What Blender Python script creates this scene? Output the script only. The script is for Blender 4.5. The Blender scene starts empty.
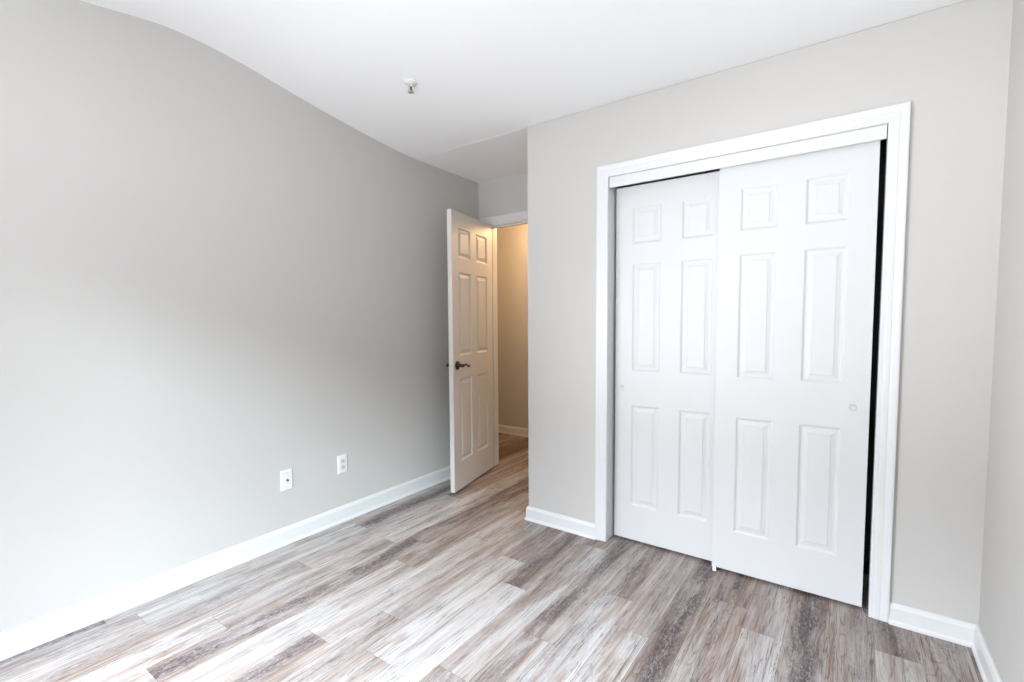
import bpy, bmesh, math, random
from mathutils import Matrix, Vector

S = bpy.context.scene
COL = S.collection
random.seed(7)

# ------------------------------------------------------------------ camera
F_PX, YAW, PITCH, ROLL = 483.01, math.radians(-36.783), math.radians(-3.517), math.radians(-0.494)
CAM = Vector((1.6149, -2.5511, 1.2782))
fw = Vector((math.sin(YAW) * math.cos(PITCH), math.cos(YAW) * math.cos(PITCH), math.sin(PITCH)))
rt = Vector((math.cos(YAW), -math.sin(YAW), 0.0))
up = rt.cross(fw)
r2 = math.cos(ROLL) * rt + math.sin(ROLL) * up
u2 = -math.sin(ROLL) * rt + math.cos(ROLL) * up
cd = bpy.data.cameras.new('camera')
cam = bpy.data.objects.new('camera', cd)
COL.objects.link(cam)
m = Matrix((r2, u2, -fw)).transposed().to_4x4()
m.translation = CAM
cam.matrix_world = m
cd.sensor_fit = 'HORIZONTAL'
cd.sensor_width = 36.0
cd.lens = F_PX / 1024.0 * 36.0
cd.shift_x = 21.35 / 1024.0
cd.shift_y = 7.84 / 1024.0
cd.clip_start = 0.02
S.camera = cam

# ------------------------------------------------------------------ view, world, lights
S.view_settings.view_transform = 'Standard'
S.view_settings.look = 'None'
S.view_settings.gamma = 1.0
S.view_settings.use_curve_mapping = False
S.view_settings.exposure = 0.09

SKY_STRENGTH = 4.0
W = bpy.data.worlds.new('world')
S.world = W
W.use_nodes = True
nt = W.node_tree
nt.nodes.clear()
geo = nt.nodes.new('ShaderNodeTexCoord')
sep = nt.nodes.new('ShaderNodeSeparateXYZ')
mr = nt.nodes.new('ShaderNodeMapRange')
mr.inputs['From Min'].default_value = -1.0
mr.inputs['From Max'].default_value = 1.0
ramp = nt.nodes.new('ShaderNodeValToRGB')
bg = nt.nodes.new('ShaderNodeBackground')
out = nt.nodes.new('ShaderNodeOutputWorld')
nt.links.new(geo.outputs['Generated'], sep.inputs[0])
nt.links.new(sep.outputs['Z'], mr.inputs['Value'])
nt.links.new(mr.outputs[0], ramp.inputs[0])
nt.links.new(ramp.outputs[0], bg.inputs['Color'])
nt.links.new(bg.outputs[0], out.inputs['Surface'])
els = ramp.color_ramp.elements
els[0].position = 0.0;  els[0].color = (1.65, 1.72, 1.82, 1)        # sunlit ground outside
els[1].position = 1.0;  els[1].color = (6.00, 6.70, 7.60, 1)        # open sky
for pos, c in ((0.485, (1.65, 1.72, 1.82, 1)), (0.50, (0.19, 0.20, 0.21, 1)), (0.66, (0.19, 0.20, 0.21, 1)), (0.74, (6.00, 6.70, 7.60, 1))):
    e = els.new(pos); e.color = c
bg.inputs['Strength'].default_value = SKY_STRENGTH

# window behind the camera: opening limits, used by the light portal and by the wall
WX0, WX1, WZ0, WZ1, WY = -0.10, 1.85, 0.50, 2.06, -3.35
VY0, VY1 = -3.25, -2.42                                             # unseen window added in the left wall to light the right side
for px, py, ang, sz in (((WX0 + WX1) / 2, WY - 0.13, 0.0, WX1 - WX0), (-0.954 - 0.13, (VY0 + VY1) / 2, -90.0, VY1 - VY0)):
    pl = bpy.data.lights.new('window_portal', 'AREA')
    pl.shape = 'RECTANGLE'; pl.size = sz; pl.size_y = WZ1 - WZ0
    pl.cycles.is_portal = True
    po = bpy.data.objects.new('window_portal', pl); COL.objects.link(po)
    po.location = (px, py, (WZ0 + WZ1) / 2)
    po.rotation_euler = (math.radians(90), 0, math.radians(ang))    # faces into the room

# soft hazy sun that comes in through the window and falls on the long left wall
sl = bpy.data.lights.new('hazy_sun', 'SUN')
sl.energy = 2.5; sl.color = (0.78, 0.95, 1.03); sl.angle = math.radians(12)
so_ = bpy.data.objects.new('hazy_sun', sl); COL.objects.link(so_)
so_.rotation_euler = Vector((-0.70, 1.0, -0.46)).to_track_quat('-Z', 'Y').to_euler()

# warm lamp of the hallway beyond the open door
hl = bpy.data.lights.new('hall_lamp', 'POINT')
hl.energy = 33.0; hl.color = (1.0, 0.62, 0.30); hl.shadow_soft_size = 0.12
ho = bpy.data.objects.new('hall_lamp', hl); COL.objects.link(ho)
ho.location = (-0.60, 1.45, 2.20)

# added unseen fill spot at the left, turned towards the closet's right end
ul = bpy.data.lights.new('added_fill_spot', 'SPOT')
ul.energy = 216.0; ul.color = (0.94, 0.975, 1.03); ul.shadow_soft_size = 0.25
ul.spot_size = math.radians(75); ul.spot_blend = 1.0
uo = bpy.data.objects.new('added_fill_spot', ul); COL.objects.link(uo)
uo.location = (-0.30, -2.80, 1.30)
uo.rotation_euler = (Vector((1.95, -0.10, 0.70)) - Vector(uo.location)).to_track_quat('-Z', 'Y').to_euler()

# ------------------------------------------------------------------ materials
def mat(name, color, rough=0.6, metal=0.0, spec=0.5, bump=None):
    M = bpy.data.materials.new(name); M.use_nodes = True
    n = M.node_tree.nodes; l = M.node_tree.links
    b = n['Principled BSDF']
    b.inputs['Base Color'].default_value = (*color, 1)
    b.inputs['Roughness'].default_value = rough
    b.inputs['Metallic'].default_value = metal
    b.inputs['Specular IOR Level'].default_value = spec
    if bump:
        scale, strength, dist = bump
        tc = n.new('ShaderNodeTexCoord'); nz = n.new('ShaderNodeTexNoise'); bp = n.new('ShaderNodeBump')
        nz.inputs['Scale'].default_value = scale; nz.inputs['Detail'].default_value = 3.0
        bp.inputs['Strength'].default_value = strength; bp.inputs['Distance'].default_value = dist
        l.new(tc.outputs['Object'], nz.inputs['Vector']); l.new(nz.outputs[0], bp.inputs['Height'])
        l.new(bp.outputs[0], b.inputs['Normal'])
    return M

M_WALL = mat('greige_wall_paint', (0.548, 0.531, 0.506), 0.75, spec=0.25, bump=(160, 0.06, 0.002))
M_CEIL = mat('white_ceiling_paint', (0.86, 0.86, 0.855), 0.9, spec=0.1, bump=(220, 0.12, 0.002))
M_TRIM = mat('white_trim_paint', (0.68, 0.68, 0.682), 0.38, spec=0.4)
M_DOOR = mat('white_door_paint', (0.635, 0.635, 0.635), 0.45, spec=0.35)
M_DOOR2 = mat('warm_lit_door_paint', (0.68, 0.645, 0.60), 0.45, spec=0.35)  # white door with the hallway's warm light tinted into its colour
M_PLATE = mat('white_plastic', (0.76, 0.76, 0.755), 0.38)
M_GREYPL = mat('receptacle_plastic', (0.58, 0.58, 0.57), 0.45)
M_DARK = mat('dark_slot', (0.02, 0.02, 0.02), 0.6)
M_BRONZE = mat('oil_rubbed_bronze', (0.055, 0.035, 0.026), 0.32, metal=0.85)
M_NICKEL = mat('brushed_nickel', (0.72, 0.69, 0.64), 0.35, metal=1.0)
M_BRASS = mat('coax_metal', (0.30, 0.24, 0.15), 0.35, metal=1.0)
M_RED = mat('sprinkler_bulb_glass', (0.05, 0.03, 0.03), 0.15)
M_SLAB = mat('subfloor_dark', (0.10, 0.08, 0.07), 0.9)
M_CLOSET = mat('closet_shaded_paint', (0.22, 0.21, 0.20), 0.85)  # shade inside the closet is put into this colour

def wood_material():
    M = bpy.data.materials.new('weathered_vinyl_plank'); M.use_nodes = True
    n = M.node_tree.nodes; l = M.node_tree.links
    b = n['Principled BSDF']
    def node(t, **k):
        x = n.new(t)
        for a, v in k.items(): setattr(x, a, v)
        return x
    def math_(op, a, bb=None, clamp=False):
        x = node('ShaderNodeMath', operation=op, use_clamp=clamp)
        for i, v in enumerate((a, bb)):
            if v is None: continue
            if isinstance(v, (int, float)): x.inputs[i].default_value = v
            else: l.new(v, x.inputs[i])
        return x.outputs[0]
    def noise(vec, scale, detail, rough=0.55, dist=0.0):
        x = node('ShaderNodeTexNoise')
        x.inputs['Scale'].default_value = scale; x.inputs['Detail'].default_value = detail
        x.inputs['Roughness'].default_value = rough; x.inputs['Distortion'].default_value = dist
        l.new(vec, x.inputs['Vector'])
        return x.outputs[0]
    uv = node('ShaderNodeUVMap', uv_map='plank_uv')
    s = node('ShaderNodeSeparateXYZ'); l.new(uv.outputs[0], s.inputs[0])
    at = node('ShaderNodeAttribute', attribute_name='plank')
    sc = node('ShaderNodeSeparateColor'); l.new(at.outputs['Color'], sc.inputs[0])
    tone, seed, dark, pos = sc.outputs[0], sc.outputs[1], sc.outputs[2], at.outputs['Alpha']
    ux, vy = s.outputs[0], s.outputs[1]
    def vec(kx, ky, off):
        c = node('ShaderNodeCombineXYZ')
        l.new(math_('MULTIPLY', ux, kx), c.inputs[0])
        l.new(math_('MULTIPLY', vy, ky), c.inputs[1])
        l.new(math_('MULTIPLY_ADD', seed, 91.0) if False else math_('ADD', math_('MULTIPLY', seed, 91.0), off), c.inputs[2])
        return c.outputs[0]
    # u runs 0..1 across the plank (0.144 m), v in metres along it
    strips = noise(vec(3.0, 1.25, 0.0), 1.0, 3.0, 0.6, 0.9)          # broad lengthwise bands
    grain = noise(vec(9.0, 2.6, 3.0), 1.0, 5.0, 0.62, 1.2)           # wavy grain
    fine = noise(vec(34.0, 17.0, 7.0), 1.0, 4.0, 0.75, 0.5)             # fine fibres
    pepper = noise(vec(17.0, 42.0, 11.0), 1.0, 5.0, 0.8, 0.6)        # worn speckle
    wob = noise(vec(0.0, 2.2, 17.0), 1.0, 3.0, 0.6)
    blot = noise(vec(2.2, 3.4, 23.0), 1.0, 3.0, 0.55, 0.8)
    cath = noise(vec(1.9, 1.5, 41.0), 1.0, 2.0, 0.45, 0.6)             # its contours are the arched growth rings
    knot = noise(vec(4.0, 9.0, 51.0), 1.0, 3.0, 0.6, 0.5)
    crack = noise(vec(11.0, 1.5, 31.0), 1.0, 2.5, 0.5, 1.3)
    # dark worn streak along the plank
    d = math_('ABSOLUTE', math_('SUBTRACT', math_('SUBTRACT', ux, pos), math_('MULTIPLY', math_('SUBTRACT', wob, 0.5), 0.9)))
    band = node('ShaderNodeMapRange', interpolation_type='SMOOTHSTEP')
    l.new(d, band.inputs['Value'])
    band.inputs['From Min'].default_value = 0.58; band.inputs['From Max'].default_value = 0.05
    pp = node('ShaderNodeMapRange', interpolation_type='SMOOTHSTEP'); l.new(pepper, pp.inputs['Value'])
    pp.inputs['From Min'].default_value = 0.38; pp.inputs['From Max'].default_value = 0.58
    bl = node('ShaderNodeMapRange', interpolation_type='SMOOTHSTEP'); l.new(blot, bl.inputs['Value'])
    bl.inputs['From Min'].default_value = 0.32; bl.inputs['From Max'].default_value = 0.60
    streak = math_('MULTIPLY', math_('MULTIPLY', band.outputs[0], dark), math_('ADD', math_('MULTIPLY', pp.outputs[0], 0.85), 0.32))
    streak = math_('MULTIPLY', streak, math_('ADD', math_('MULTIPLY', bl.outputs[0], 0.7), 0.3), True)
    # tone value
    v = math_('ADD', tone, math_('MULTIPLY', math_('SUBTRACT', strips, 0.5), 1.35))
    ring = math_('ABSOLUTE', math_('SUBTRACT', math_('FRACT', math_('MULTIPLY', cath, 15.0)), 0.5))
    rm = node('ShaderNodeMapRange', interpolation_type='SMOOTHSTEP'); l.new(ring, rm.inputs['Value'])
    rm.inputs['From Min'].default_value = 0.17; rm.inputs['From Max'].default_value = 0.0
    v = math_('SUBTRACT', v, math_('MULTIPLY', rm.outputs[0], math_('MULTIPLY', math_('GREATER_THAN', math_('FRACT', math_('MULTIPLY', seed, 7.0)), 0.62), 0.22)))
    v = math_('ADD', v, 0.03)
    kn = node('ShaderNodeMapRange', interpolation_type='SMOOTHSTEP'); l.new(knot, kn.inputs['Value'])
    kn.inputs['From Min'].default_value = 0.66; kn.inputs['From Max'].default_value = 0.76
    v = math_('SUBTRACT', v, math_('MULTIPLY', kn.outputs[0], 0.30))
    v = math_('ADD', v, math_('MULTIPLY', math_('SUBTRACT', grain, 0.5), 0.60))
    v = math_('ADD', v, math_('MULTIPLY', math_('SUBTRACT', fine, 0.5), 0.44))
    cr = node('ShaderNodeValToRGB'); l.new(v, cr.inputs[0])
    e = cr.color_ramp.elements
    e[0].position = 0.0; e[0].color = (0.100, 0.066, 0.052, 1)
    e[1].position = 1.0; e[1].color = (0.525, 0.520, 0.515, 1)
    for p_, c in ((0.22, (0.200, 0.145, 0.118, 1)), (0.44, (0.335, 0.276, 0.244, 1)), (0.68, (0.425, 0.390, 0.370, 1))):
        q = e.new(p_); q.color = c
    mx = node('ShaderNodeMix', data_type='RGBA'); l.new(streak, mx.inputs[0])
    l.new(cr.outputs[0], mx.inputs[6]); mx.inputs[7].default_value = (0.080, 0.062, 0.070, 1)
    # brown worn patches
    brn = noise(vec(2.6, 2.0, 61.0), 1.0, 4.0, 0.65, 0.8)
    bm_ = node('ShaderNodeMapRange', interpolation_type='SMOOTHSTEP'); l.new(brn, bm_.inputs['Value'])
    bm_.inputs['From Min'].default_value = 0.50; bm_.inputs['From Max'].default_value = 0.68
    mxb = node('ShaderNodeMix', data_type='RGBA', blend_type='MULTIPLY'); l.new(math_('MULTIPLY', bm_.outputs[0], 0.85), mxb.inputs[0])
    l.new(mx.outputs[2], mxb.inputs[6]); mxb.inputs[7].default_value = (0.70, 0.58, 0.48, 1)
    # thin dark cracks following the grain
    cm = node('ShaderNodeMapRange', interpolation_type='SMOOTHSTEP')
    l.new(math_('ABSOLUTE', math_('SUBTRACT', crack, 0.5)), cm.inputs['Value'])
    cm.inputs['From Min'].default_value = 0.03; cm.inputs['From Max'].default_value = 0.0
    ck = math_('MULTIPLY', cm.outputs[0], math_('ADD', math_('MULTIPLY', bl.outputs[0], 0.75), 0.1), True)
    mx2 = node('ShaderNodeMix', data_type='RGBA'); l.new(ck, mx2.inputs[0])
    l.new(mxb.outputs[2], mx2.inputs[6]); mx2.inputs[7].default_value = (0.07, 0.046, 0.038, 1)
    l.new(mx2.outputs[2], b.inputs['Base Color'])
    b.inputs['Roughness'].default_value = 0.48
    b.inputs['Specular IOR Level'].default_value = 0.35
    bp = node('ShaderNodeBump'); bp.inputs['Strength'].default_value = 0.12; bp.inputs['Distance'].default_value = 0.002
    l.new(fine, bp.inputs['Height']); l.new(bp.outputs[0], b.inputs['Normal'])
    return M
M_WOOD = wood_material()

# ------------------------------------------------------------------ helpers
def obj(name, bm, material, parent=None, smooth=False, bevel=0.0):
    bmesh.ops.remove_doubles(bm, verts=bm.verts, dist=1e-6)
    bmesh.ops.recalc_face_normals(bm, faces=bm.faces)
    me = bpy.data.meshes.new(name); bm.to_mesh(me); bm.free()
    me.materials.append(material)
    o = bpy.data.objects.new(name, me); COL.objects.link(o)
    if smooth:
        for p in me.polygons: p.use_smooth = True
    if bevel:
        bv = o.modifiers.new('bevel', 'BEVEL'); bv.width = bevel; bv.segments = 2
        bv.limit_method = 'ANGLE'; bv.angle_limit = math.radians(40)
    if parent: o.parent = parent
    return o

def tag(o, label=None, cat=None, group=None, kind=None):
    if label: o['label'] = label
    if cat: o['category'] = cat
    if group: o['group'] = group
    if kind: o['kind'] = kind
    return o

def thing(name, loc, rotz=0.0):
    o = bpy.data.objects.new(name, None); COL.objects.link(o)
    o.empty_display_size = 0.05
    o.location = loc; o.rotation_euler = (0, 0, rotz)
    return o

def structure(name, bm, material, label, cat, smooth=False, bevel=0.0):
    return tag(obj(name, bm, material, None, smooth, bevel), label, cat, kind='structure')

def box(bm, x0, x1, y0, y1, z0, z1):
    r = bmesh.ops.create_cube(bm, size=1.0)
    for v in r['verts']:
        v.co = Vector((x0 + (v.co.x + .5) * (x1 - x0), y0 + (v.co.y + .5) * (y1 - y0), z0 + (v.co.z + .5) * (z1 - z0)))
    return r['verts']

def lathe(bm, prof, n=32, mtx=Matrix()):
    """prof: (radius, height) from one end to the other; closed with caps where the radius is above 0"""
    rings = []
    for r, h in prof:
        rings.append([bm.verts.new(mtx @ Vector((r * math.cos(2 * math.pi * i / n), r * math.sin(2 * math.pi * i / n), h))) for i in range(n)])
    for a, b in zip(rings, rings[1:]):
        for i in range(n):
            bm.faces.new((a[i], a[(i + 1) % n], b[(i + 1) % n], b[i]))
    bm.faces.new(rings[0][::-1]); bm.faces.new(rings[-1])

def tube(bm, pts, radii, n=12, flat=1.0):
    pts = [Vector(p) for p in pts]; rings = []
    for i, p in enumerate(pts):
        t = (pts[min(i + 1, len(pts) - 1)] - pts[max(i - 1, 0)]).normalized()
        a = Vector((0, 0, 1)) if abs(t.z) < 0.9 else Vector((1, 0, 0))
        u = t.cross(a).normalized(); w = u.cross(t)
        rings.append([bm.verts.new(p + radii[i] * (math.cos(2 * math.pi * k / n) * u * flat + math.sin(2 * math.pi * k / n) * w)) for k in range(n)])
    for a, b in zip(rings, rings[1:]):
        for i in range(n):
            bm.faces.new((a[i], a[(i + 1) % n], b[(i + 1) % n], b[i]))
    bm.faces.new(rings[0][::-1]); bm.faces.new(rings[-1])

def base_sweep(path, prof, side):
    """skirting board: PATH is the wall line in plan, PROF (offset from the wall, height), SIDE +1 if the room lies to the left of the path"""
    bm = bmesh.new(); P = [Vector(p) for p in path]; st = []
    for i, p in enumerate(P):
        ns = []
        if i > 0: t = (p - P[i - 1]).normalized(); ns.append(Vector((-t.y, t.x)) * side)
        if i < len(P) - 1: t = (P[i + 1] - p).normalized(); ns.append(Vector((-t.y, t.x)) * side)
        if len(ns) == 2:
            b = (ns[0] + ns[1]).normalized(); b = b / b.dot(ns[0])
        else: b = ns[0]
        st.append([bm.verts.new((p.x + b.x * o, p.y + b.y * o, z)) for o, z in prof])
    k = len(prof)
    for a, b in zip(st, st[1:]):
        for i in range(k): bm.faces.new((a[i], a[(i + 1) % k], b[(i + 1) % k], b[i]))
    bm.faces.new(st[0][::-1]); bm.faces.new(st[-1])
    return bm

def casing_bm(xl, xr, zt, y, prof, z0=0.003, sgn=-1):
    """mitred casing round an opening; PROF: (distance out from the opening's edge, protrusion from the wall)"""
    bm = bmesh.new(); st = []
    for fx in ((lambda d: (xl - d, z0)), (lambda d: (xl - d, zt + d)), (lambda d: (xr + d, zt + d)), (lambda d: (xr + d, z0))):
        st.append([bm.verts.new((fx(d)[0], y + sgn * h, fx(d)[1])) for d, h in prof])
    k = len(prof)
    for a, b in zip(st, st[1:]):
        for i in range(k): bm.faces.new((a[i], a[(i + 1) % k], b[(i + 1) % k], b[i]))
    bm.faces.new(st[0][::-1]); bm.faces.new(st[-1])
    return bm

def six_panel_bm(w, h, t, stile, mull, rows, relief=1.0):
    """moulded six-panel slab: x 0..w, y 0 (front, facing -y)..t, z 0..h; ROWS (z0, z1) of the three panel rows"""
    bm = bmesh.new()
    pw = (w - 2 * stile - mull) / 2
    cols = ((stile, stile + pw), (w - stile - pw, w - stile))
    xs = sorted({0, w, *[c for p in cols for c in p]}); zs = sorted({0, h, *[c for p in rows for c in p]})
    rings = ((0.0, 0.0), (0.003, 0.0010), (0.010, 0.0062), (0.019, 0.0066), (0.034, 0.0034), (0.0370, 0.0014), (0.040, 0.0013))
    def face(y, sg):
        V = lambda x, dd, z: bm.verts.new((x, y + sg * dd * relief, z))
        for a, b in zip(xs, xs[1:]):
            for c, d in zip(zs, zs[1:]):
                if (a, b) in cols and (c, d) in rows:
                    prev = None
                    for ins, dep in rings:
                        q = [V(a + ins, dep, c + ins), V(b - ins, dep, c + ins), V(b - ins, dep, d - ins), V(a + ins, dep, d - ins)]
                        if prev:
                            for i in range(4): bm.faces.new((prev[i], prev[(i + 1) % 4], q[(i + 1) % 4], q[i]))
                        prev = q
                    bm.faces.new(prev)
                else:
                    bm.faces.new((V(a, 0, c), V(b, 0, c), V(b, 0, d), V(a, 0, d)))
    face(0.0, 1); face(t, -1)
    for a, b in zip(xs, xs[1:]):
        for z in (0, h): bm.faces.new([bm.verts.new(p) for p in ((a, 0, z), (b, 0, z), (b, t, z), (a, t, z))])
    for c, d in zip(zs, zs[1:]):
        for x in (0, w): bm.faces.new([bm.verts.new(p) for p in ((x, 0, c), (x, 0, d), (x, t, d), (x, t, c))])
    return bm

# ------------------------------------------------------------------ room dimensions
XL, XR, YB, YH, H = -0.954, 2.040, 0.730, 1.830, 2.440      # left wall, right wall, doorway wall, hall wall, height at the closet
CX0, CX1, CZ = 0.527, 1.708, 2.046                          # closet opening
DX0, DX1, DZ = -0.862, -0.126, 2.067                        # doorway opening
WT, JT = 0.12, 0.012

# ------------------------------------------------------------------ floor: rows of planks
PW, PX = 0.144, 0.425
rows = {   # row: [(y_end, tone, dark, pos), ...] from far to near; each plank runs from the previous end to y_end
    -10: [(-0.75, 0.62, .1, .5), (-1.95, 0.74, .2, .5)],
    -9: [(0.30, 0.50, .5, .5), (-0.69, 0.50, .95, .5), (-1.85, 0.80, .1, .6)],
    -8: [(0.02, 0.42, .5, .3), (-1.17, 0.72, .25, .4), (-2.30, 0.62, .45, .35)],
    -7: [(0.30, 0.78, .3, .5), (-0.72, 0.78, .25, .7), (-1.66, 0.58, .35, .7), (-2.9, 0.74, .3, .4)],
    -6: [(0.15, 0.30, .5, .4), (-0.62, 0.44, .75, .45), (-1.95, 0.56, .95, .45)],
    -5: [(0.40, 0.28, .5, .4), (-0.85, 0.56, .45, .3), (-2.00, 0.70, .2, .6)],
    -4: [(0.10, 0.38, .5, .6), (-0.40, 0.70, .1, .6), (-1.467, 0.72, .2, .8), (-2.6, 0.52, .9, .5)],
    -3: [(-0.15, 0.56, .3, .3), (-1.20, 0.60, .35, .6), (-2.4, 0.56, .35, .7)],
    -2: [(-0.48, 0.50, .55, .4), (-1.405, 0.74, .2, .2), (-2.5, 0.56, .3, .4)],
    -1: [(-0.693, 0.44, .8, .35), (-1.90, 0.82, .15, .1)],
    0: [(-0.10, 0.45, .6, .5), (-1.30, 0.60, .25, .2), (-2.4, 0.60, .5, .4)],
    1: [(-0.95, 0.50, .75, .35), (-2.1, 0.55, .5, .4)],
    2: [(-0.485, 0.44, .55, .5), (-1.70, 0.82, .35, .2)],
    3: [(-0.692, 0.52, .3, .7), (-1.9, 0.78, .1, .5)],
    4: [(-0.98, 0.48, 1.0, .45), (-2.0, 0.6, .2, .5)],
    5: [(-0.245, 0.44, .9, .45), (-1.45, 0.60, .3, .45)],
    6: [(-0.40, 0.52, .3, .3), (-1.6, 0.74, .15, .5)],
    7: [(-1.05, 0.47, 1.0, .5), (-2.0, 0.7, .2, .5)],
    8: [(-0.80, 0.52, .4, .75), (-2.0, 0.55, .2, .5)],
    9: [(-0.25, 0.48, .85, .4), (-1.45, 0.72, .1, .5)],
    10: [(-0.75, 0.50, .35, .6), (-1.9, 0.5, .3, .5)],
}
bm = bmesh.new()
uvl = bm.loops.layers.uv.new('plank_uv')
cl = bm.loops.layers.float_color.new('plank')
rnd = random.Random(11)
for k in range(-19, 13):
    x0 = PX + k * PW; x1 = x0 + PW
    lst = list(rows.get(k, []))
    if lst: first = lst[0][0] + 1.22
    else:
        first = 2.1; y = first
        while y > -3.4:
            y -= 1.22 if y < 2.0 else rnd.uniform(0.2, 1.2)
            lst.append((y, rnd.uniform(.12, .36), rnd.choice((.3, .6, .9)), rnd.uniform(.2, .8)))  # tone darkened to stand in for the dim hall
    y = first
    while y < 2.0:                                        # planks running on into closet and hall, dimness put into their tone
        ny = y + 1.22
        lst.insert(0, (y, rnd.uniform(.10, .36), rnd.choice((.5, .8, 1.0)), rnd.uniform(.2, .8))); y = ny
    first = y
    while lst[-1][0] > -3.4:
        lst.append((lst[-1][0] - 1.22, rnd.uniform(.45, .8), rnd.choice((.1, .3, .9)), rnd.uniform(.2, .8)))
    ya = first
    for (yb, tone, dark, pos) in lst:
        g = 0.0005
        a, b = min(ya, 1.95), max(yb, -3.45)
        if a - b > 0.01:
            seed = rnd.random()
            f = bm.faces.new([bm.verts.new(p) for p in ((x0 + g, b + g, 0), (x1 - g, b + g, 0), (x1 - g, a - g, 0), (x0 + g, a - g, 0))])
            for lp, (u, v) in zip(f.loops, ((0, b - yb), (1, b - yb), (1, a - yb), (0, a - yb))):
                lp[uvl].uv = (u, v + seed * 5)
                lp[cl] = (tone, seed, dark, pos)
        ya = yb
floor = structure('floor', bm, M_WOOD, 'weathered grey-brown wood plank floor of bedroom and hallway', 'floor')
bm = bmesh.new(); box(bm, -2.4, 2.3, -3.5, 2.0, -0.08, -0.0012)
structure('trim_1', bm, M_SLAB, 'dark subfloor under the wood planks', 'subfloor')

# ------------------------------------------------------------------ ceiling (rises from the closet line, then flattens out)
prof = [(-3.50, 2.515), (-2.70, 2.54), (-2.30, 2.562), (-2.05, 2.580), (-1.87, 2.598), (-1.75, 2.616), (-1.65, 2.629), (-1.57, 2.634), (-1.44, 2.630),
        (-1.227, 2.606), (-0.977, 2.562), (-0.719, 2.520), (-0.416, 2.478), (-0.154, 2.449), (0.0, 2.440), (0.02, 2.440)]
def smooth_profile(P, n=6):
    o = []
    for i in range(len(P) - 1):
        p0 = P[max(i - 1, 0)]; p1 = P[i]; p2 = P[i + 1]; p3 = P[min(i + 2, len(P) - 1)]
        for j in range(n):
            t = j / n
            m1 = (p2[1] - p0[1]) / (p2[0] - p0[0]) * (p2[0] - p1[0]); m2 = (p3[1] - p1[1]) / (p3[0] - p1[0]) * (p2[0] - p1[0])
            h00 = 2 * t**3 - 3 * t**2 + 1; h10 = t**3 - 2 * t**2 + t; h01 = -2 * t**3 + 3 * t**2; h11 = t**3 - t**2
            o.append((p1[0] + t * (p2[0] - p1[0]), h00 * p1[1] + h10 * m1 + h01 * p2[1] + h11 * m2))
    return o + [P[-1]]
sp = smooth_profile(prof)
bm = bmesh.new()
X0, X1 = XL - 0.15, XR + 0.15
lo = [[bm.verts.new((x, y, z)) for y, z in sp] for x in (X0, X1)]
for i in range(len(sp) - 1):
    bm.faces.new((lo[0][i], lo[1][i], lo[1][i + 1], lo[0][i + 1])).smooth = True
box(bm, X0, X1, -3.5, 0.02, 2.66, 2.78)
# the flat soffit over the doorway alcove, the closet and the hall
for v in box(bm, -2.4, X1, 0.0, 2.0, 2.439, 2.62):
    if v.co.z < 2.5 and v.co.y > 1: v.co.z = 2.410
structure('ceiling', bm, M_CEIL, 'white bedroom ceiling curving down to the flat alcove soffit', 'ceiling')

# ------------------------------------------------------------------ walls
def walls(name, boxes, label, material=M_WALL):
    bm = bmesh.new()
    for b in boxes: box(bm, *b)
    return structure(name, bm, material, label, 'wall')
walls('wall_left', [(XL - WT, XL, VY1, YB + WT, -0.05, 2.70), (XL - WT, XL, -3.5, VY0, -0.05, 2.70), (XL - WT, XL, VY0, VY1, -0.05, WZ0), (XL - WT, XL, VY0, VY1, WZ1, 2.70)], 'long plain greige wall with the two outlets')
walls('wall_right', [(XR, XR + WT, -3.5, 0.95, -0.05, 2.70)], 'narrow strip of greige wall right of the closet wall')
walls('wall_back', [(0.0, CX0 - JT, 0.0, WT, -0.05, 2.50), (CX1 + JT, XR, 0.0, WT, -0.05, 2.50), (CX0 - JT, CX1 + JT, 0.0, WT, CZ + JT, 2.50), (0.0, WT, WT, YB, -0.05, 2.50)],
      'greige wall around the white sliding closet doors')
walls('wall_doorway', [(-2.4, DX0, YB, YB + WT, -0.05, 2.50), (DX1, 0.85, YB, YB + WT, -0.05, 2.50), (DX0, DX1, YB, YB + WT, DZ, 2.50)],
      'greige wall above the open hallway door')
walls('wall_closet', [(0.85, XR + 0.1, YB, YB + WT, -0.05, 2.50)], 'inside wall of the closet behind its doors, shade in its colour', M_CLOSET)
walls('wall_hall', [(-2.4, 0.85, YH, YH + WT, -0.05, 2.50), (-2.4, -2.28, YB + WT, YH, -0.05, 2.50), (0.73, 0.85, YB + WT, YH, -0.05, 2.50)],
      'warmly lit tan hallway wall seen through the open doorway')
walls('wall_front', [(XL, WX0, WY - WT, WY, -0.05, 2.70), (WX1, XR, WY - WT, WY, -0.05, 2.70), (WX0, WX1, WY - WT, WY, -0.05, WZ0), (WX0, WX1, WY - WT, WY, WZ1, 2.70)],
      'greige wall with the window behind the viewer')
bm = bmesh.new()
fwid = 0.045
box(bm, WX0, WX0 + fwid, WY - 0.10, WY - 0.04, WZ0, WZ1); box(bm, WX1 - fwid, WX1, WY - 0.10, WY - 0.04, WZ0, WZ1)
box(bm, WX0 + fwid, WX1 - fwid, WY - 0.10, WY - 0.04, WZ0, WZ0 + fwid); box(bm, WX0 + fwid, WX1 - fwid, WY - 0.10, WY - 0.04, WZ1 - fwid, WZ1)
structure('window_1', bm, M_TRIM, 'white framed window in the wall behind the viewer', 'window')

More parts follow.
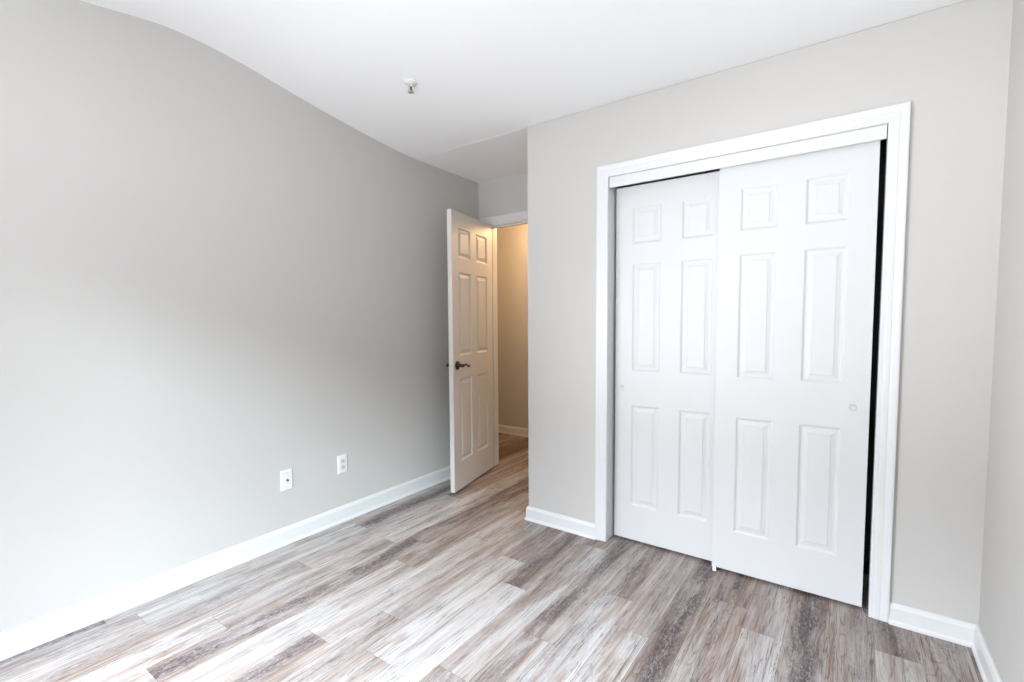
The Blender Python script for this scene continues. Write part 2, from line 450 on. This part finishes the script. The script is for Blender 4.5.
bm = bmesh.new()
a0, a1 = XL - 0.10, XL - 0.04
box(bm, a0, a1, VY0, VY0 + fwid, WZ0, WZ1); box(bm, a0, a1, VY1 - fwid, VY1, WZ0, WZ1)
box(bm, a0, a1, VY0 + fwid, VY1 - fwid, WZ0, WZ0 + fwid); box(bm, a0, a1, VY0 + fwid, VY1 - fwid, WZ1 - fwid, WZ1)
structure('added_window_2', bm, M_TRIM, 'white framed window added in the left wall for extra light', 'window')

# ------------------------------------------------------------------ baseboards
BH = 0.088
bprof = [(0.0, 0.0), (0.021, 0.0), (0.020, 0.010), (0.015, 0.016), (0.0135, 0.019), (0.0135, BH - 0.018), (0.011, BH - 0.012), (0.0085, BH - 0.004), (0.005, BH), (0.0, BH)]
bprofL = [(o, z if z < 0.05 else z + 0.012) for o, z in bprof]
def baseboard(name, path, side, label, pf=bprof):
    structure(name, base_sweep(path, pf, side), M_TRIM, label, 'baseboard')
CW = 0.066                                                   # casing width
baseboard('baseboard_left', [(XL, WY), (XL, YB)], -1, 'white baseboard along the long left wall', bprofL)
baseboard('baseboard_back', [(CX0 - CW, 0.0), (0.0, 0.0), (0.0, YB - 0.02)], 1, 'short white baseboard between doorway alcove and closet')
baseboard('baseboard_right', [(XR, WY), (XR, 0.0), (CX1 + CW, 0.0)], 1, 'white baseboard turning the corner right of the closet')
baseboard('baseboard_hall', [(-2.28, YH), (0.73, YH)], -1, 'white baseboard of the hallway beyond the doorway')

# ------------------------------------------------------------------ closet casing, jambs, fascia
cprof = [(0.0, 0.0), (0.0, 0.010), (0.004, 0.013), (0.016, 0.013), (0.020, 0.0148), (0.034, 0.0150), (0.037, 0.0140), (0.044, 0.0160), (0.056, 0.0175), (0.063, 0.0175), (CW, 0.016), (CW, 0.0)]
structure('trim_2', casing_bm(CX0, CX1, CZ, 0.0, cprof), M_TRIM, 'white moulded casing framing the sliding closet doors', 'door casing')
bm = bmesh.new()
box(bm, CX0 - JT, CX0, 0.0005, WT, 0.003, CZ + JT); box(bm, CX1, CX1 + JT, 0.0005, WT, 0.003, CZ + JT); box(bm, CX0, CX1, 0.0005, WT, CZ, CZ + JT)
structure('trim_3', bm, M_TRIM, 'white jamb lining the closet opening', 'door jamb')
bm = bmesh.new()
fx0, fx1 = CX0 + 0.003, CX1 - 0.003
box(bm, fx0, fx1, -0.003, 0.009, 1.990, CZ - 0.001)
box(bm, fx0, fx1, 0.009, 0.112, CZ - 0.020, CZ - 0.001)
structure('trim_4', bm, M_TRIM, 'white fascia board hiding the closet door track', 'door track fascia', bevel=0.0015)

# ------------------------------------------------------------------ sliding closet doors
DW, DT = 0.606, 0.034
ROWS = ((0.200, 0.775), (0.967, 1.561), (1.669, 1.869))
def sliding_door(loc, height, pull_x, label):
    t = tag(thing('sliding_closet_door', loc), label, 'closet door', 'sliding closet doors', 'thing')
    obj('door_leaf', six_panel_bm(DW, height, DT, 0.0945, 0.104, ROWS), M_DOOR, t, bevel=0.0012)
    bm = bmesh.new()
    mx = Matrix.Translation((pull_x, 0, 0.870)) @ Matrix.Rotation(math.radians(90), 4, 'X')
    lathe(bm, [(0.0145, -0.001), (0.0155, 0.0008), (0.0145, 0.0022), (0.0115, 0.0022), (0.0105, 0.0008), (0.002, 0.0004)], 28, mx)
    tag(obj('finger_pull', bm, M_GREYPL, t, smooth=True), 'small round pale grey finger pull')
    return t
sliding_door((1.080, 0.028, 0.016), 1.981, 0.548, 'front right sliding closet door overlapping the other one, dark gap at its right')
sliding_door((0.538, 0.078, 0.015), 1.984, 0.040, 'rear left sliding closet door half covered by the other one')
bm = bmesh.new()
box(bm, 1.086, 1.103, 0.012, 0.118, 0.0, 0.005)
box(bm, 1.086, 1.103, 0.014, 0.025, 0.005, 0.026)
box(bm, 1.086, 1.103, 0.0655, 0.0745, 0.005, 0.032)
tag(obj('door_guide', bm, M_PLATE, bevel=0.001), 'small white plastic floor guide under the meeting closet doors', 'door guide')

# ------------------------------------------------------------------ doorway to the hall
structure('trim_5', casing_bm(DX0, DX1, DZ, YB, [(d * 0.92, h) for d, h in cprof]), M_TRIM, 'white casing over the hallway doorway', 'door casing')
structure('trim_6', casing_bm(DX0, DX1, DZ, YB + WT, [(d, h) for d, h in cprof], sgn=1), M_TRIM, 'white casing on the hallway side of the doorway', 'door casing')
bm = bmesh.new()
box(bm, DX0, DX0 + JT, YB, YB + WT, 0.003, DZ); box(bm, DX1 - JT, DX1, YB, YB + WT, 0.003, DZ); box(bm, DX0 + JT, DX1 - JT, YB, YB + WT, DZ - JT, DZ)
box(bm, DX0 + JT, DX0 + JT + 0.010, YB + 0.042, YB + 0.075, 0.003, DZ - JT); box(bm, DX1 - JT - 0.010, DX1 - JT, YB + 0.042, YB + 0.075, 0.003, DZ - JT)
box(bm, DX0 + JT, DX1 - JT, YB + 0.042, YB + 0.075, DZ - JT - 0.010, DZ - JT)
structure('trim_7', bm, M_TRIM, 'white jamb of the hallway doorway', 'door jamb')

LW, LT, LH = 0.690, 0.035, 2.036
pin = Vector((DX0 + JT + 0.004, YB - 0.016, 0.0))
door = tag(thing('door_1', pin, math.radians(-77.8)), 'white six-panel hallway door standing open with dark lever handle', 'door', kind='structure')
bm = six_panel_bm(LW, LH, LT, 0.100, 0.098, ((0.207, 0.825), (0.995, 1.604), (1.706, 1.922)), 1.5)
bmesh.ops.translate(bm, verts=bm.verts, vec=(0.004, 0.004, 0.018))
obj('door_leaf', bm, M_DOOR2, door, bevel=0.0015)
for z in (0.24, 1.03, 1.83):
    bm = bmesh.new()
    lathe(bm, [(0.004, z - 0.049), (0.0065, z - 0.045), (0.0065, z + 0.045), (0.004, z + 0.049)], 16)
    box(bm, 0.0, 0.0038, 0.0, 0.034, z - 0.044, z + 0.044)
    obj('hinge', bm, M_NICKEL, door)
HX, HZ = 0.004 + LW - 0.062, 0.945
for sg, y0 in ((1, 0.004 + LT), (-1, 0.004)):
    bm = bmesh.new()
    mx = Matrix.Translation((HX, y0, HZ)) @ Matrix.Rotation(math.radians(-90 * sg), 4, 'X')
    lathe(bm, [(0.033, 0.0), (0.033, 0.004), (0.030, 0.009), (0.022, 0.012), (0.013, 0.014), (0.0115, 0.030), (0.0115, 0.048), (0.009, 0.052)], 32, mx)
    rose = obj('lever_handle', bm, M_BRONZE, door, smooth=True)
    bm = bmesh.new()
    yl = y0 + sg * 0.046
    pts, rad = [], []
    for i in range(13):
        s = i / 12
        pts.append((HX - 0.112 * s + 0.006, yl + sg * 0.004 * math.sin(s * math.pi), HZ - 0.002 + 0.010 * math.sin((s - 0.12) * 2 * math.pi) * (0.35 + s)))
        rad.append(0.0098 - 0.004 * s + (0.0025 if i in (11, 12) else 0))
    tube(bm, pts, rad, 12, 0.8)
    obj('lever', bm, M_BRONZE, rose, smooth=True)
bm = bmesh.new()
box(bm, 0.004 + LW, 0.004 + LW + 0.0012, 0.009, 0.034, HZ - 0.029, HZ + 0.029)
box(bm, 0.004 + LW, 0.004 + LW + 0.010, 0.016, 0.027, HZ - 0.009, HZ + 0.009)
tag(obj('latch_plate', bm, M_NICKEL, door, bevel=0.0008), 'metal latch plate on the door edge')

# ------------------------------------------------------------------ wall plates on the left wall (built flat in local x-z, front at -y, turned to face +x)
def plate(name, y, z, label, cat):
    t = tag(thing(name, (XL, y, z), math.radians(90)), label, cat)
    bm = bmesh.new()
    w, h = 0.0355, 0.0585
    st = []
    for ins, d in ((0, 0.0), (0.0, -0.0025), (0.0015, -0.0045), (0.004, -0.0060), (0.006, -0.0064)):
        st.append([bm.verts.new((sx * (w - ins), d, sz * (h - ins))) for sx, sz in ((-1, -1), (1, -1), (1, 1), (-1, 1))])
    for a, b in zip(st, st[1:]):
        for i in range(4): bm.faces.new((a[i], a[(i + 1) % 4], b[(i + 1) % 4], b[i]))
    bm.faces.new(st[0][::-1]); bm.faces.new(st[-1])
    obj('cover_plate', bm, M_PLATE, t)
    return t
def screw(t, z):
    bm = bmesh.new()
    lathe(bm, [(0.0034, 0.006), (0.0034, 0.0070), (0.0020, 0.0076)], 16, Matrix.Translation((0, 0, z)) @ Matrix.Rotation(math.radians(90), 4, 'X'))
    obj('screw', bm, M_GREYPL, t, smooth=True)
t = plate('cable_wall_plate', -1.079, 0.369, 'white cable wall plate with one dark round jack, left of the power outlet', 'wall plate')
bm = bmesh.new()
rx = Matrix.Rotation(math.radians(90), 4, 'X')
lathe(bm, [(0.0078, 0.006), (0.0078, 0.0085), (0.0052, 0.0086), (0.0052, 0.0165), (0.0046, 0.017)], 6, rx)
j = tag(obj('cable_jack', bm, M_BRASS, t), 'dark metal threaded jack')
bm = bmesh.new(); lathe(bm, [(0.0032, 0.0168), (0.0032, 0.0174)], 16, rx); obj('jack_hole', bm, M_DARK, j)
screw(t, 0.042); screw(t, -0.042)
t = plate('power_outlet', -0.701, 0.368, 'white duplex power outlet with two sockets, nearer the open hallway door', 'power outlet')
for zc in (0.0195, -0.0195):
    bm = bmesh.new(); n = 28; ring = []
    for d, sc_ in ((0.006, 1.0), (0.0076, 1.0), (0.0080, 0.95)):
        ring.append([bm.verts.new((0.0168 * sc_ * math.cos(2 * math.pi * i / n), -d, zc + max(-0.0135, min(0.0135, 0.0168 * math.sin(2 * math.pi * i / n))) * sc_)) for i in range(n)])
    for a, b in zip(ring, ring[1:]):
        for i in range(n): bm.faces.new((a[i], a[(i + 1) % n], b[(i + 1) % n], b[i]))
    bm.faces.new(ring[0][::-1]); bm.faces.new(ring[-1])
    so = obj('socket', bm, M_GREYPL, t)
    bm = bmesh.new()
    box(bm, -0.0072, -0.0052, -0.0084, -0.0078, zc - 0.001, zc + 0.007); box(bm, 0.0052, 0.0072, -0.0084, -0.0078, zc - 0.000, zc + 0.0065)
    lathe(bm, [(0.0024, 0.0078), (0.0024, 0.0084)], 12, Matrix.Translation((0, 0, zc - 0.0068)) @ rx)
    obj('slot', bm, M_DARK, so)
screw(t, 0.0)

# ------------------------------------------------------------------ fire sprinkler under the ceiling
def zc_at(y):
    for a, b in zip(sp, sp[1:]):
        if a[0] <= y <= b[0]: return a[1] + (b[1] - a[1]) * (y - a[0]) / (b[0] - a[0])
    return H
sy_, sx_ = -0.707, -0.269
t = tag(thing('fire_sprinkler', (sx_, sy_, zc_at(sy_))), 'small white pendent fire sprinkler under the ceiling', 'sprinkler')
bm = bmesh.new(); lathe(bm, [(0.034, 0.006), (0.036, -0.003), (0.032, -0.007), (0.020, -0.009), (0.0135, -0.012)], 32); obj('escutcheon', bm, M_PLATE, t, smooth=True)
bm = bmesh.new(); lathe(bm, [(0.011, -0.008), (0.011, -0.020), (0.008, -0.023)], 20)
for s in (-1, 1): tube(bm, [(s * 0.008, 0, -0.019), (s * 0.013, 0, -0.028), (s * 0.012, 0, -0.038), (s * 0.004, 0, -0.047), (0, 0, -0.049)], [0.0026] * 5, 8)
fr = obj('frame_arm', bm, M_NICKEL, t, smooth=True)
bm = bmesh.new(); lathe(bm, [(0.002, -0.021), (0.0042, -0.026), (0.0042, -0.040), (0.002, -0.046)], 14); tag(obj('heat_bulb', bm, M_RED, t, smooth=True), 'dark glass bulb')
bm = bmesh.new(); lathe(bm, [(0.005, -0.046), (0.006, -0.050), (0.0165, -0.0515), (0.0165, -0.0528), (0.004, -0.0535)], 24); obj('deflector', bm, M_NICKEL, t)
